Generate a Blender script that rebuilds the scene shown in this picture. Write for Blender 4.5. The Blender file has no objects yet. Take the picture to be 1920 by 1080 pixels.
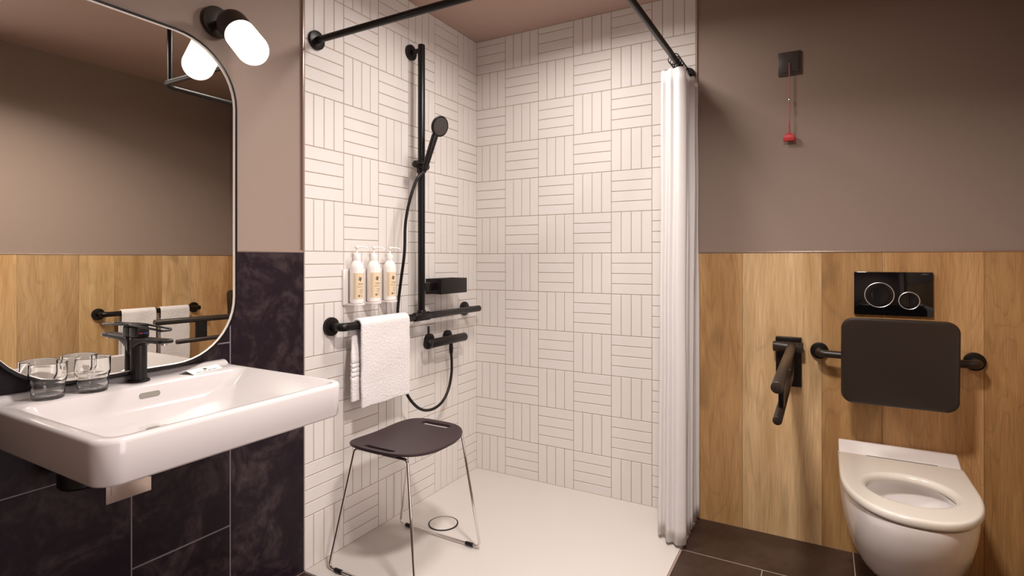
import bpy, bmesh, math, random
from math import sin, cos, pi, radians, sqrt
from mathutils import Vector, Matrix, noise as mnoise

scene = bpy.context.scene
col = scene.collection
random.seed(7)

# ------------------------------------------------------------------ camera
F_PX, YAW = 1028.0, 0.5163
cam_d = bpy.data.cameras.new('camera'); cam = bpy.data.objects.new('camera', cam_d); col.objects.link(cam)
cam.location = (1.6907, -2.5744, 1.1696)
cam.rotation_euler = (pi/2, 0, YAW)
cam_d.sensor_width = 36; cam_d.sensor_fit = 'HORIZONTAL'
cam_d.lens = F_PX/1920*36
cam_d.shift_y = -(540-486.3)/1920
cam_d.clip_start = 0.02
scene.camera = cam

# ------------------------------------------------------------------ view + world
scene.view_settings.view_transform = 'Standard'
scene.view_settings.look = 'None'
scene.view_settings.gamma = 1.0
scene.view_settings.use_curve_mapping = False
scene.view_settings.exposure = 0.10
w = bpy.data.worlds.new('world'); scene.world = w; w.use_nodes = True
w.node_tree.nodes['Background'].inputs[0].default_value = (1.0, 0.93, 0.86, 1)
w.node_tree.nodes['Background'].inputs[1].default_value = 0.25

ROOM_W, ROOM_H, ROOM_D = 2.34, 2.383, 2.80

def area_light(name, loc, rot, sx, sy, power, color, spread=180):
    d = bpy.data.lights.new(name, 'AREA'); d.shape = 'RECTANGLE'; d.size = sx; d.size_y = sy
    d.energy = power; d.color = color; d.spread = radians(spread)
    o = bpy.data.objects.new(name, d); col.objects.link(o); o.location = loc; o.rotation_euler = rot
    return o
WARM = (1.0, 0.925, 0.875)
area_light('ceiling_light_shower', (0.80, -0.72, 2.36), (0, 0, 0), 0.30, 0.30, 15, WARM, 165)
area_light('ceiling_light_room', (1.42, -1.56, 2.36), (0, 0, 0), 0.20, 0.20, 34, WARM, 144)
# added fill light, unseen, standing outside the added doorway in the right wall
area_light('doorway_fill_light', (2.66, -1.84, 1.10), (0, radians(90), 0), 1.9, 0.75, 17, (1.0, 0.90, 0.92), 170)

# ------------------------------------------------------------------ object helpers
ORG = {}
def thing(name, label, cat, loc, group=None):
    o = bpy.data.objects.new(name, None); col.objects.link(o); o.location = loc
    o.empty_display_size = 0.05
    o['label'] = label; o['category'] = cat
    if group: o['group'] = group
    ORG[o.name] = Vector(loc)
    return o

def smooth(me, ang=35):
    for p in me.polygons: p.use_smooth = True
    try: me.set_sharp_from_angle(angle=radians(ang))
    except Exception: pass

def obj(name, bm, mat, parent=None, label=None, ang=35, origin=None, recalc=True):
    """bm is in world coordinates"""
    if recalc: bmesh.ops.recalc_face_normals(bm, faces=bm.faces[:])
    org = Vector((0, 0, 0))
    if parent is not None: org = ORG[parent.name]
    elif origin is not None: org = Vector(origin)
    if org.length: bmesh.ops.translate(bm, verts=bm.verts[:], vec=-org)
    me = bpy.data.meshes.new(name); bm.to_mesh(me); bm.free()
    mats = mat if isinstance(mat, (list, tuple)) else [mat]
    for m in mats: me.materials.append(m)
    smooth(me, ang)
    o = bpy.data.objects.new(name, me); col.objects.link(o)
    if parent is not None:
        o.parent = parent; ORG[o.name] = org
    else:
        o.location = org; ORG[o.name] = org
    if label: o['label'] = label
    return o

def tag(o, label, cat, group=None):
    o['label'] = label; o['category'] = cat
    if group: o['group'] = group
    return o
def struct(o):
    o['kind'] = 'structure'; return o
def dup(root, delta, label=None):
    r = root.copy(); col.objects.link(r); r.location = root.location + Vector(delta)
    if label: r['label'] = label
    for ch in list(root.children):
        c = ch.copy(); col.objects.link(c); c.parent = r
        for g in list(ch.children):
            d = g.copy(); col.objects.link(d); d.parent = c
    return r

# ------------------------------------------------------------------ mesh helpers
def BM(): return bmesh.new()

def add_box(bm, x0, x1, y0, y1, z0, z1, bev=0.0, seg=2, mi=0):
    t = bmesh.new()
    vs = [t.verts.new((x, y, z)) for x in (x0, x1) for y in (y0, y1) for z in (z0, z1)]
    for f in ((0,1,3,2),(4,6,7,5),(0,4,5,1),(2,3,7,6),(0,2,6,4),(1,5,7,3)): t.faces.new([vs[i] for i in f])
    if bev > 0:
        bmesh.ops.bevel(t, geom=t.edges[:]+t.verts[:], offset=bev, segments=seg, profile=0.5, affect='EDGES')
    for f in t.faces: f.material_index = mi
    merge(bm, t); return bm

def merge(bm, t, mat=None):
    me = bpy.data.meshes.new('tmp'); t.to_mesh(me); t.free()
    if mat is not None: me.transform(mat)
    bm.from_mesh(me); bpy.data.meshes.remove(me)

def frames(pts):
    pts = [Vector(p) for p in pts]; n = len(pts); tans = []
    for i in range(n):
        a = pts[max(i-1, 0)]; b = pts[min(i+1, n-1)]; tans.append((b-a).normalized())
    up = Vector((0, 0, 1)) if abs(tans[0].z) < 0.9 else Vector((1, 0, 0))
    nrm = (up - tans[0]*up.dot(tans[0])).normalized(); out = []
    for i in range(n):
        nrm = (nrm - tans[i]*nrm.dot(tans[i])).normalized()
        out.append((pts[i], tans[i], nrm, tans[i].cross(nrm)))
    return out

def add_tube(bm, pts, r, seg=20, caps=True, bev=0.0, mi=0, closed=False):
    rs = r if isinstance(r, (list, tuple)) else [r]*len(pts)
    pts = [Vector(p) for p in pts]
    if bev > 0 and not closed:
        a = (pts[1]-pts[0]).normalized(); b = (pts[-1]-pts[-2]).normalized()
        L0 = (pts[1]-pts[0]).length; L1 = (pts[-1]-pts[-2]).length
        rs = list(rs)
        np_, nr = [pts[0]], [rs[0]-bev]
        for k in (0.35, 1.0):
            np_.append(pts[0]+a*bev*k); nr.append(rs[0]-bev*(1-k)**2 if k < 1 else rs[0])
        np_ += pts[1:-1]; nr += rs[1:-1]
        for k in (1.0, 0.35):
            np_.append(pts[-1]-b*bev*k); nr.append(rs[-1] if k == 1 else rs[-1]-bev*(1-k)**2)
        np_.append(pts[-1]); nr.append(rs[-1]-bev)
        pts, rs = np_, nr
    fr = frames(pts); rings = []
    for (p, t, n, b), rr in zip(fr, rs):
        rings.append([bm.verts.new(p + n*rr*cos(2*pi*k/seg) + b*rr*sin(2*pi*k/seg)) for k in range(seg)])
    m = len(rings)
    for i in range(m if closed else m-1):
        A = rings[i]; B = rings[(i+1) % m]
        for k in range(seg):
            f = bm.faces.new((A[k], A[(k+1) % seg], B[(k+1) % seg], B[k])); f.material_index = mi
    if caps and not closed:
        for R in (rings[0][::-1], rings[-1]):
            f = bm.faces.new(R); f.material_index = mi
    return bm

def arc3(p0, p1, p2, r, n=8):
    """points of a path p0-p1-p2 with the corner rounded"""
    p0, p1, p2 = Vector(p0), Vector(p1), Vector(p2)
    a = (p0-p1).normalized(); b = (p2-p1).normalized()
    ang = a.angle(b); d = r/math.tan(ang/2)
    s = p1+a*d; e = p1+b*d; c = p1+(a+b).normalized()*(r/sin(ang/2)); out = []
    u = s-c; v = e-c; th = u.angle(v)
    for i in range(n+1):
        k = i/n; out.append(c + (u*sin((1-k)*th)+v*sin(k*th))/sin(th))
    return out

def path_round(pts, r, n=8):
    out = [Vector(pts[0])]
    for i in range(1, len(pts)-1): out += arc3(pts[i-1], pts[i], pts[i+1], r, n)
    out.append(Vector(pts[-1])); return out

def catmull(pts, n=8):
    P = [Vector(p) for p in pts]; P = [P[0]*2-P[1]]+P+[P[-1]*2-P[-2]]; out = []
    for i in range(1, len(P)-2):
        for k in range(n):
            t = k/n; a, b, c, d = P[i-1:i+3]
            out.append(0.5*((2*b)+(c-a)*t+(2*a-5*b+4*c-d)*t*t+(3*b-a-3*c+d)*t**3))
    out.append(P[-2]); return out

def add_lathe(bm, prof, c, axis=(0, 0, 1), seg=40, mi=0):
    """prof: (radius, height) pairs along axis from c; closes ends with r=0"""
    c = Vector(c); ax = Vector(axis).normalized()
    up = Vector((1, 0, 0)) if abs(ax.x) < 0.9 else Vector((0, 1, 0))
    n = (up-ax*up.dot(ax)).normalized(); b = ax.cross(n); rings = []
    for r, h in prof:
        if r < 1e-6: rings.append([bm.verts.new(c+ax*h)])
        else: rings.append([bm.verts.new(c+ax*h+n*r*cos(2*pi*k/seg)+b*r*sin(2*pi*k/seg)) for k in range(seg)])
    for A, B in zip(rings, rings[1:]):
        for k in range(seg):
            a0, a1 = A[k % len(A)], A[(k+1) % len(A)]; b0, b1 = B[k % len(B)], B[(k+1) % len(B)]
            vs = [v for i, v in enumerate((a0, a1, b1, b0)) if v not in (a0, a1, b1, b0)[:i]]
            if len(vs) > 2: bm.faces.new(vs).material_index = mi
    return bm

def disc_prof(r, h, bev=0.003):
    return [(0, 0), (r, 0), (r, h-bev), (r-bev*0.3, h-bev*0.3), (r-bev, h), (0, h)]

def rrect(cx, cy, hx, hy, r, n=8):
    """closed rounded rectangle, counter-clockwise; r may be a list of four (++, -+, --, +-)"""
    rs = r if isinstance(r, (list, tuple)) else [r]*4; out = []
    for q, (sx, sy) in enumerate(((1, 1), (-1, 1), (-1, -1), (1, -1))):
        rr = rs[q]; ox, oy = cx+sx*(hx-rr), cy+sy*(hy-rr)
        for k in range(n+1):
            a = q*pi/2+k/n*pi/2; out.append((ox+rr*cos(a), oy+rr*sin(a)))
    return out

def loft(bm, rings, cap0=True, cap1=True, mi=0):
    R = [[bm.verts.new(p) for p in ring] for ring in rings]; n = len(R[0])
    for A, B in zip(R, R[1:]):
        for k in range(n): bm.faces.new((A[k], A[(k+1) % n], B[(k+1) % n], B[k])).material_index = mi
    if cap0: bm.faces.new(R[0][::-1]).material_index = mi
    if cap1: bm.faces.new(R[-1]).material_index = mi
    return R

# ------------------------------------------------------------------ materials
def new_mat(name):
    m = bpy.data.materials.new(name); m.use_nodes = True
    return m, m.node_tree.nodes, m.node_tree.links, m.node_tree.nodes['Principled BSDF']

def simple(name, colr, rough=0.5, metal=0.0, spec=0.5, coat=0.0, noise=0.0, nscale=30, bump=0.0, bscale=200, sheen=0.0, sss=0.0):
    m, N, L, p = new_mat(name)
    p.inputs['Base Color'].default_value = (*colr, 1); p.inputs['Roughness'].default_value = rough
    p.inputs['Metallic'].default_value = metal; p.inputs['Specular IOR Level'].default_value = spec
    p.inputs['Coat Weight'].default_value = coat; p.inputs['Sheen Weight'].default_value = sheen
    if coat: p.inputs['Coat Roughness'].default_value = 0.08
    tc = N.new('ShaderNodeTexCoord')
    nz = N.new('ShaderNodeTexNoise'); nz.inputs['Scale'].default_value = nscale; nz.inputs['Detail'].default_value = 5
    L.new(tc.outputs['Object'], nz.inputs['Vector'])
    if noise >= 0:
        mx = N.new('ShaderNodeMix'); mx.data_type = 'RGBA'; a = max(noise, 0.01)
        mx.inputs[6].default_value = tuple(c*(1-a) for c in colr)+(1,)
        mx.inputs[7].default_value = tuple(min(1, c*(1+a)) for c in colr)+(1,)
        L.new(nz.outputs['Fac'], mx.inputs[0]); L.new(mx.outputs[2], p.inputs['Base Color'])
    if bump:
        n2 = N.new('ShaderNodeTexNoise'); n2.inputs['Scale'].default_value = bscale; n2.inputs['Detail'].default_value = 4
        L.new(tc.outputs['Object'], n2.inputs['Vector'])
        b = N.new('ShaderNodeBump'); b.inputs['Strength'].default_value = bump; b.inputs['Distance'].default_value = 0.002
        L.new(n2.outputs['Fac'], b.inputs['Height']); L.new(b.outputs[0], p.inputs['Normal'])
    return m

M = {}
M['paint'] = simple('taupe wall paint', (0.305, 0.230, 0.188), 0.62, spec=0.35, noise=0.03, nscale=3, bump=0.12, bscale=350)
M['ceil'] = simple('taupe ceiling paint', (0.47, 0.335, 0.275), 0.7, spec=0.3, noise=0.02, nscale=3, bump=0.08, bscale=300)
M['tile_white'] = simple('white matt tile', (0.745, 0.705, 0.672), 0.55, spec=0.25, noise=0.025, nscale=8, bump=0.05, bscale=60)
M['grout'] = simple('beige grout', (0.42, 0.34, 0.28), 0.9, noise=0.05, nscale=40)
M['grout_dark'] = simple('mauve grey grout', (0.20, 0.165, 0.19), 0.85, noise=0.05, nscale=40)
M['grout_floor'] = simple('light brown floor grout', (0.34, 0.25, 0.215), 0.85, noise=0.05, nscale=40)
M['tray'] = simple('cream shower tray', (0.62, 0.575, 0.535), 0.16, spec=0.5, noise=0.01)
M['ceramic'] = simple('white glazed ceramic', (0.63, 0.59, 0.58), 0.16, spec=0.45, coat=0.25, noise=0.005)
M['wc'] = simple('white toilet ceramic', (0.84, 0.79, 0.77), 0.14, spec=0.5, coat=0.4, noise=0.005)
M['seatw'] = simple('white toilet seat plastic', (0.74, 0.69, 0.61), 0.20, spec=0.5, coat=0.3, noise=0.005)
M['black'] = simple('matt black coated metal', (0.0065, 0.0045, 0.0045), 0.36, spec=0.32, noise=0.1, nscale=20, bump=0.03, bscale=500)
M['blackp'] = simple('black plastic', (0.008, 0.006, 0.006), 0.42, spec=0.3, noise=0.1)
M['bronze'] = simple('dark bronze coated metal', (0.026, 0.017, 0.012), 0.36, spec=0.40, noise=0.08, nscale=20)
M['glossblack'] = simple('glossy black glass', (0.004, 0.004, 0.005), 0.05, spec=0.5, noise=0.01)
M['chrome'] = simple('chrome', (0.78, 0.75, 0.73), 0.07, metal=1.0, noise=0.01)
M['ringm'] = simple('satin chrome ring', (0.85, 0.83, 0.81), 0.32, metal=0.75, noise=0.01)
M['steel'] = simple('brushed stainless steel', (0.72, 0.60, 0.54), 0.30, metal=0.85, noise=0.05, nscale=90)
M['stoolseat'] = simple('dark brown grey plastic', (0.046, 0.030, 0.032), 0.42, spec=0.3, noise=0.08, nscale=6, bump=0.05, bscale=400)
M['cushion'] = simple('dark brown backrest foam', (0.028, 0.019, 0.015), 0.33, spec=0.40, noise=0.05, nscale=9, bump=0.05, bscale=300)
M['curtain'] = simple('white curtain fabric', (0.90, 0.87, 0.86), 0.75, spec=0.2, noise=0.02, nscale=10, bump=0.15, bscale=500, sheen=0.2)
M['towel'] = simple('white terry cloth', (0.83, 0.79, 0.78), 0.95, spec=0.1, noise=0.04, nscale=120, bump=0.9, bscale=330, sheen=0.4)
M['red'] = simple('red plastic', (0.55, 0.04, 0.05), 0.4, noise=0.05)
M['darkred'] = simple('dark red mark', (0.16, 0.02, 0.02), 0.4)
M['redcord'] = simple('faded red cord', (0.55, 0.13, 0.12), 0.7, noise=0.1, nscale=200)
M['alarm'] = simple('anthracite plastic', (0.062, 0.052, 0.047), 0.35, noise=0.05)
M['bottle'] = simple('white bottle plastic', (0.88, 0.84, 0.80), 0.30, noise=0.01)
M['holder'] = simple('white acrylic holder', (0.82, 0.76, 0.74), 0.25, noise=0.01)
M['label'] = simple('cream label paper', (0.78, 0.62, 0.43), 0.6, noise=0.03)
M['ink'] = simple('dark brown ink', (0.06, 0.045, 0.03), 0.6, noise=0.05)
M['card'] = simple('white card', (0.86, 0.82, 0.78), 0.6, noise=0.01)
M['trim'] = simple('pale brown metal trim', (0.42, 0.32, 0.27), 0.30, metal=0.6, noise=0.03)
M['greyslot'] = simple('grey overflow liner', (0.24, 0.22, 0.185), 0.5, noise=0.05)
M['greytext'] = simple('grey lettering', (0.16, 0.15, 0.15), 0.4, noise=0.01)
M['water'] = simple('water glaze', (0.62, 0.60, 0.56), 0.05, noise=0.01)
M['edge'] = simple('polished mirror rim', (0.92, 0.88, 0.85), 0.35, metal=0.4, noise=0.01)
M['doorwood'] = simple('corridor wall paint', (0.7, 0.66, 0.62), 0.6, noise=0.02)

m = M['curtain']; N, L = m.node_tree.nodes, m.node_tree.links; p = N['Principled BSDF']
tr_ = N.new('ShaderNodeBsdfTranslucent'); tr_.inputs[0].default_value = (0.92, 0.89, 0.86, 1)
mxs = N.new('ShaderNodeMixShader'); mxs.inputs[0].default_value = 0.28
L.new(p.outputs[0], mxs.inputs[1]); L.new(tr_.outputs[0], mxs.inputs[2]); L.new(mxs.outputs[0], N['Material Output'].inputs[0])
m, N, L, p = new_mat('mirror glass'); M['mirror'] = m
p.inputs['Base Color'].default_value = (0.84, 0.82, 0.76, 1); p.inputs['Metallic'].default_value = 1; p.inputs['Roughness'].default_value = 0.0
m, N, L, p = new_mat('clear glass'); M['glass'] = m
p.inputs['Base Color'].default_value = (1.0, 1.0, 1.0, 1); p.inputs['Transmission Weight'].default_value = 1
p.inputs['Roughness'].default_value = 0.0; p.inputs['IOR'].default_value = 1.45
m, N, L, p = new_mat('opal lamp glass'); M['opal'] = m
p.inputs['Base Color'].default_value = (0.9, 0.88, 0.8, 1); p.inputs['Roughness'].default_value = 0.3
p.inputs['Emission Color'].default_value = (1.0, 0.93, 0.78, 1)
p.inputs['Emission Strength'].default_value = 2.0

# dark stone-look tile: mottled
def stone(name, c0, c1, c2, rough, sc=7):
    m, N, L, p = new_mat(name)
    tc = N.new('ShaderNodeTexCoord')
    n1 = N.new('ShaderNodeTexNoise'); n1.inputs['Scale'].default_value = sc; n1.inputs['Detail'].default_value = 9; n1.inputs['Roughness'].default_value = 0.68
    n1.inputs['Distortion'].default_value = 0.6
    n2 = N.new('ShaderNodeTexNoise'); n2.inputs['Scale'].default_value = 45; n2.inputs['Detail'].default_value = 6
    L.new(tc.outputs['Object'], n1.inputs['Vector']); L.new(tc.outputs['Object'], n2.inputs['Vector'])
    ad = N.new('ShaderNodeMath'); ad.operation = 'MULTIPLY_ADD'; ad.inputs[1].default_value = 0.22; L.new(n2.outputs['Fac'], ad.inputs[0]); L.new(n1.outputs['Fac'], ad.inputs[2])
    cr = N.new('ShaderNodeValToRGB'); cr.color_ramp.elements[0].position = 0.45; cr.color_ramp.elements[0].color = (*c0, 1)
    cr.color_ramp.elements[1].position = 0.80; cr.color_ramp.elements[1].color = (*c2, 1)
    e = cr.color_ramp.elements.new(0.60); e.color = (*c1, 1)
    L.new(ad.outputs[0], cr.inputs[0]); L.new(cr.outputs[0], p.inputs['Base Color'])
    p.inputs['Roughness'].default_value = rough; p.inputs['Specular IOR Level'].default_value = 0.25
    b = N.new('ShaderNodeBump'); b.inputs['Strength'].default_value = 0.10; b.inputs['Distance'].default_value = 0.002
    L.new(n2.outputs['Fac'], b.inputs['Height']); L.new(b.outputs[0], p.inputs['Normal'])
    return m
M['tile_dark'] = stone('dark aubergine stone tile', (0.0085, 0.0035, 0.0085), (0.0145, 0.0070, 0.012), (0.060, 0.040, 0.042), 0.45)
M['tile_floor'] = stone('dark brown stone floor tile', (0.034, 0.018, 0.0125), (0.045, 0.025, 0.017), (0.066, 0.040, 0.028), 0.40, 4)

# oak boards; UV = (across + board offset, height + board offset); colour attribute = board tone
def oak():
    m, N, L, p = new_mat('light oak boards')
    uv = N.new('ShaderNodeUVMap'); uv.uv_map = 'UVMap'
    mp = N.new('ShaderNodeMapping'); mp.inputs['Scale'].default_value = (1.0, 0.16, 1.0); L.new(uv.outputs[0], mp.inputs[0])
    # cathedral figure : distorted distance field
    n1 = N.new('ShaderNodeTexNoise'); n1.inputs['Scale'].default_value = 3.2; n1.inputs['Detail'].default_value = 3; n1.inputs['Distortion'].default_value = 0.9
    L.new(mp.outputs[0], n1.inputs['Vector'])
    mul = N.new('ShaderNodeMath'); mul.operation = 'MULTIPLY'; mul.inputs[1].default_value = 19; L.new(n1.outputs['Fac'], mul.inputs[0])
    fr = N.new('ShaderNodeMath'); fr.operation = 'PINGPONG'; fr.inputs[1].default_value = 0.5; L.new(mul.outputs[0], fr.inputs[0])
    # fine fibres
    mp2 = N.new('ShaderNodeMapping'); mp2.inputs['Scale'].default_value = (1.0, 0.022, 1.0); L.new(uv.outputs[0], mp2.inputs[0])
    n2 = N.new('ShaderNodeTexNoise'); n2.inputs['Scale'].default_value = 330; n2.inputs['Detail'].default_value = 5; n2.inputs['Roughness'].default_value = 0.6
    L.new(mp2.outputs[0], n2.inputs['Vector'])
    # broad tone bands
    mp3 = N.new('ShaderNodeMapping'); mp3.inputs['Scale'].default_value = (1.0, 0.10, 1.0); L.new(uv.outputs[0], mp3.inputs[0])
    n3 = N.new('ShaderNodeTexNoise'); n3.inputs['Scale'].default_value = 15; n3.inputs['Detail'].default_value = 3; L.new(mp3.outputs[0], n3.inputs['Vector'])
    # knots
    mp4 = N.new('ShaderNodeMapping'); mp4.inputs['Scale'].default_value = (1.0, 0.55, 1.0); L.new(uv.outputs[0], mp4.inputs[0])
    n4 = N.new('ShaderNodeTexNoise'); n4.inputs['Scale'].default_value = 5.0; n4.inputs['Detail'].default_value = 1.5; n4.inputs['Distortion'].default_value = 0.7
    L.new(mp4.outputs[0], n4.inputs['Vector'])
    kr = N.new('ShaderNodeValToRGB'); kr.color_ramp.elements[0].position = 0.64; kr.color_ramp.elements[0].color = (0, 0, 0, 1); kr.color_ramp.elements[1].position = 0.80; kr.color_ramp.elements[1].color = (1, 1, 1, 1)
    L.new(n4.outputs['Fac'], kr.inputs[0])
    base = N.new('ShaderNodeMix'); base.data_type = 'RGBA'; base.inputs[6].default_value = (0.52, 0.310, 0.130, 1); base.inputs[7].default_value = (0.84, 0.590, 0.325, 1)
    r3 = N.new('ShaderNodeMapRange'); r3.inputs[1].default_value = 0.22; r3.inputs[2].default_value = 0.74
    L.new(n3.outputs['Fac'], r3.inputs[0]); L.new(r3.outputs[0], base.inputs[0])
    r2 = N.new('ShaderNodeMapRange'); r2.inputs[1].default_value = 0.35; r2.inputs[2].default_value = 0.65; r2.inputs[3].default_value = 0.80; r2.inputs[4].default_value = 1.10
    L.new(n2.outputs['Fac'], r2.inputs[0])
    r1 = N.new('ShaderNodeMapRange'); r1.inputs[1].default_value = 0.0; r1.inputs[2].default_value = 0.14; r1.inputs[3].default_value = 0.86; r1.inputs[4].default_value = 1.0
    L.new(fr.outputs[0], r1.inputs[0])
    mm = N.new('ShaderNodeMath'); mm.operation = 'MULTIPLY'; L.new(r1.outputs[0], mm.inputs[0]); L.new(r2.outputs[0], mm.inputs[1])
    at = N.new('ShaderNodeVertexColor'); at.layer_name = 'tone'
    mt = N.new('ShaderNodeMix'); mt.data_type = 'RGBA'; mt.blend_type = 'MULTIPLY'; mt.inputs[0].default_value = 1
    L.new(base.outputs[2], mt.inputs[6]); L.new(at.outputs[0], mt.inputs[7])
    vs = N.new('ShaderNodeVectorMath'); vs.operation = 'SCALE'; L.new(mt.outputs[2], vs.inputs[0]); L.new(mm.outputs[0], vs.inputs['Scale'])
    kn = N.new('ShaderNodeMix'); kn.data_type = 'RGBA'; kn.inputs[7].default_value = (0.22, 0.125, 0.055, 1)
    km = N.new('ShaderNodeMath'); km.operation = 'MULTIPLY'; km.inputs[1].default_value = 0.75; L.new(kr.outputs[0], km.inputs[0])
    L.new(km.outputs[0], kn.inputs[0]); L.new(vs.outputs[0], kn.inputs[6]); L.new(kn.outputs[2], p.inputs['Base Color'])
    p.inputs['Roughness'].default_value = 0.48; p.inputs['Specular IOR Level'].default_value = 0.4
    b = N.new('ShaderNodeBump'); b.inputs['Strength'].default_value = 0.12; b.inputs['Distance'].default_value = 0.001
    L.new(mm.outputs[0], b.inputs['Height']); L.new(b.outputs[0], p.inputs['Normal'])
    return m
M['oak'] = oak()

# ================================================================== THE ROOM
TH = 0.10
# plaster walls: surfaces sit on the room planes
wb = BM(); add_box(wb, -TH, ROOM_W+TH, 0.008, 0.008+TH, 0, ROOM_H+TH)
wall_back = struct(obj('wall_back', wb, M['paint']))
wl = BM(); add_box(wl, -0.008-TH, -0.008, -ROOM_D, 0.008, 0, ROOM_H+TH)
wall_left = struct(obj('wall_left', wl, M['paint']))
# right wall with an unseen doorway, added and placed to let fill light in
DY0, DY1, DZ = -2.28, -1.50, 2.08
RW0, RW1 = ROOM_W+0.008, ROOM_W+0.008+TH
wr = BM()
add_box(wr, RW0, RW1, DY1, 0.008, 0, ROOM_H+TH)
add_box(wr, RW0, RW1, -ROOM_D-TH, DY0, 0, ROOM_H+TH)
add_box(wr, RW0, RW1, DY0, DY1, DZ, ROOM_H+TH)
wall_right = struct(obj('wall_right', wr, M['paint']))
wf = BM(); add_box(wf, -TH, ROOM_W+0.008, -ROOM_D-TH, -ROOM_D, 0, ROOM_H+TH)
wall_front = struct(obj('wall_front', wf, M['paint']))
cb = BM(); add_box(cb, -TH, RW1, -ROOM_D-TH, TH, ROOM_H, ROOM_H+TH)
struct(obj('ceiling', cb, M['ceil']))
# corridor beyond the added doorway, so that the doorway does not open onto nothing
co = BM(); CX1 = 3.6
add_box(co, CX1, CX1+0.1, -3.4, -1.0, 0, 2.5); add_box(co, RW1, CX1, -3.5, -3.4, 0, 2.5)
add_box(co, RW1, CX1, -1.0, -0.9, 0, 2.5); add_box(co, RW1, CX1, -3.4, -1.0, 2.4, 2.5)
struct(obj('wall_corridor', co, M['doorwood']))
fr_ = BM()
add_box(fr_, RW0-0.015, RW0+0.01, DY0-0.05, DY0+0.012, 0, DZ+0.05, 0.003)
add_box(fr_, RW0-0.015, RW0+0.01, DY1-0.012, DY1+0.05, 0, DZ+0.05, 0.003)
add_box(fr_, RW0-0.015, RW0+0.01, DY0+0.012, DY1-0.012, DZ-0.012, DZ+0.05, 0.003)
struct(obj('added_door_1', fr_, M['paint']))  # frame around the added doorway, out of view

# ---- tiled surfaces made of individual raised tiles on a grout bed
def tile_face(bm, o, u, v, n, a0, a1, b0, b1, gap, h=0.0014, cham=0.0012, mi=0):
    """one tile: frustum standing on plane point o + a*u + b*v, raised h along n"""
    a0 += gap/2; a1 -= gap/2; b0 += gap/2; b1 -= gap/2
    if a1-a0 < 0.004 or b1-b0 < 0.004: return
    A = [(a0, b0), (a1, b0), (a1, b1), (a0, b1)]
    c = cham
    Bq = [(a0+c, b0+c), (a1-c, b0+c), (a1-c, b1-c), (a0+c, b1-c)]
    va = [bm.verts.new(o+u*a+v*b) for a, b in A]; vb = [bm.verts.new(o+u*a+v*b+n*h) for a, b in Bq]
    for k in range(4): bm.faces.new((va[k], va[(k+1) % 4], vb[(k+1) % 4], vb[k])).material_index = mi
    bm.faces.new(vb).material_index = mi

def basket(bm, o, u, v, n, off, U, V, flip, gap=0.0032):
    """basket weave of 5x20 cm tiles; block edges at u = off + k*0.2"""
    S = 0.2; i0 = math.floor((0-off)/S); i1 = math.ceil((U-off)/S)
    for i in range(i0, i1):
        for j in range(0, int(math.ceil(V/S))):
            x0, y0 = off+i*S, j*S
            for k in range(4):
                if (i+j+flip) % 2 == 0: r = (x0, x0+S, y0+k*S/4, y0+(k+1)*S/4)
                else: r = (x0+k*S/4, x0+(k+1)*S/4, y0, y0+S)
                a0, a1, b0, b1 = max(r[0], 0), min(r[1], U), max(r[2], 0), min(r[3], V)
                if a1 > a0 and b1 > b0: tile_face(bm, o, u, v, n, a0, a1, b0, b1, gap)
X, Y, Z = Vector((1, 0, 0)), Vector((0, 1, 0)), Vector((0, 0, 1))
SH_W, SH_D = 1.194, 1.173     # extent of the white tiles on the two walls
b = BM(); add_box(b, 0, SH_W, -0.0006, 0.008, 0, ROOM_H, mi=1)
basket(b, Vector((0, -0.0006, 0)), X, Z, -Y, -0.0115, SH_W, ROOM_H, 1)     # i+j odd -> horizontal strips
obj('white_tiling', b, [M['tile_white'], M['grout']], wall_back, 'white basket weave tiles of the shower corner', ang=20)
b = BM(); add_box(b, -0.008, 0.0006, -SH_D, 0, 0, ROOM_H, mi=1)
basket(b, Vector((0.0006, 0, 0)), -Y, Z, X, -0.020, SH_D, ROOM_H, 0)
obj('white_tiling', b, [M['tile_white'], M['grout']], wall_left, 'white basket weave tiles of the shower corner', ang=20)

# dark tiles below 1.2 m on the basin wall (30 x 60, staggered)
b = BM(); add_box(b, -0.008, -0.0002, -ROOM_D, -SH_D, 0, 1.195, mi=1)
e = [SH_D, 1.467, 1.762, 2.062, 2.362, 2.662, ROOM_D]
for i in range(len(e)-1):
    zs = [0, 0.6, 1.195] if i % 2 == 0 else [0, 0.298, 0.898, 1.195]
    for z0, z1 in zip(zs, zs[1:]):
        tile_face(b, Vector((-0.0002, 0, 0)), -Y, Z, X, e[i], e[i+1], z0, z1, 0.004, h=0.0012)
obj('dark_tiling', b, [M['tile_dark'], M['grout_dark']], wall_left, 'dark aubergine stone tiles behind the basin', ang=20)
# slim edge profiles: above the dark tiles and between painted wall and shower tiles
b = BM(); add_box(b, -0.008, 0.003, -ROOM_D, -SH_D-0.008, 1.195, 1.203, 0.001)
add_box(b, -0.008, 0.003, -SH_D-0.008, -SH_D, 1.195, ROOM_H, 0.001)
obj('edge_profile', b, M['trim'], wall_left, 'pale metal edge profile')

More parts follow.
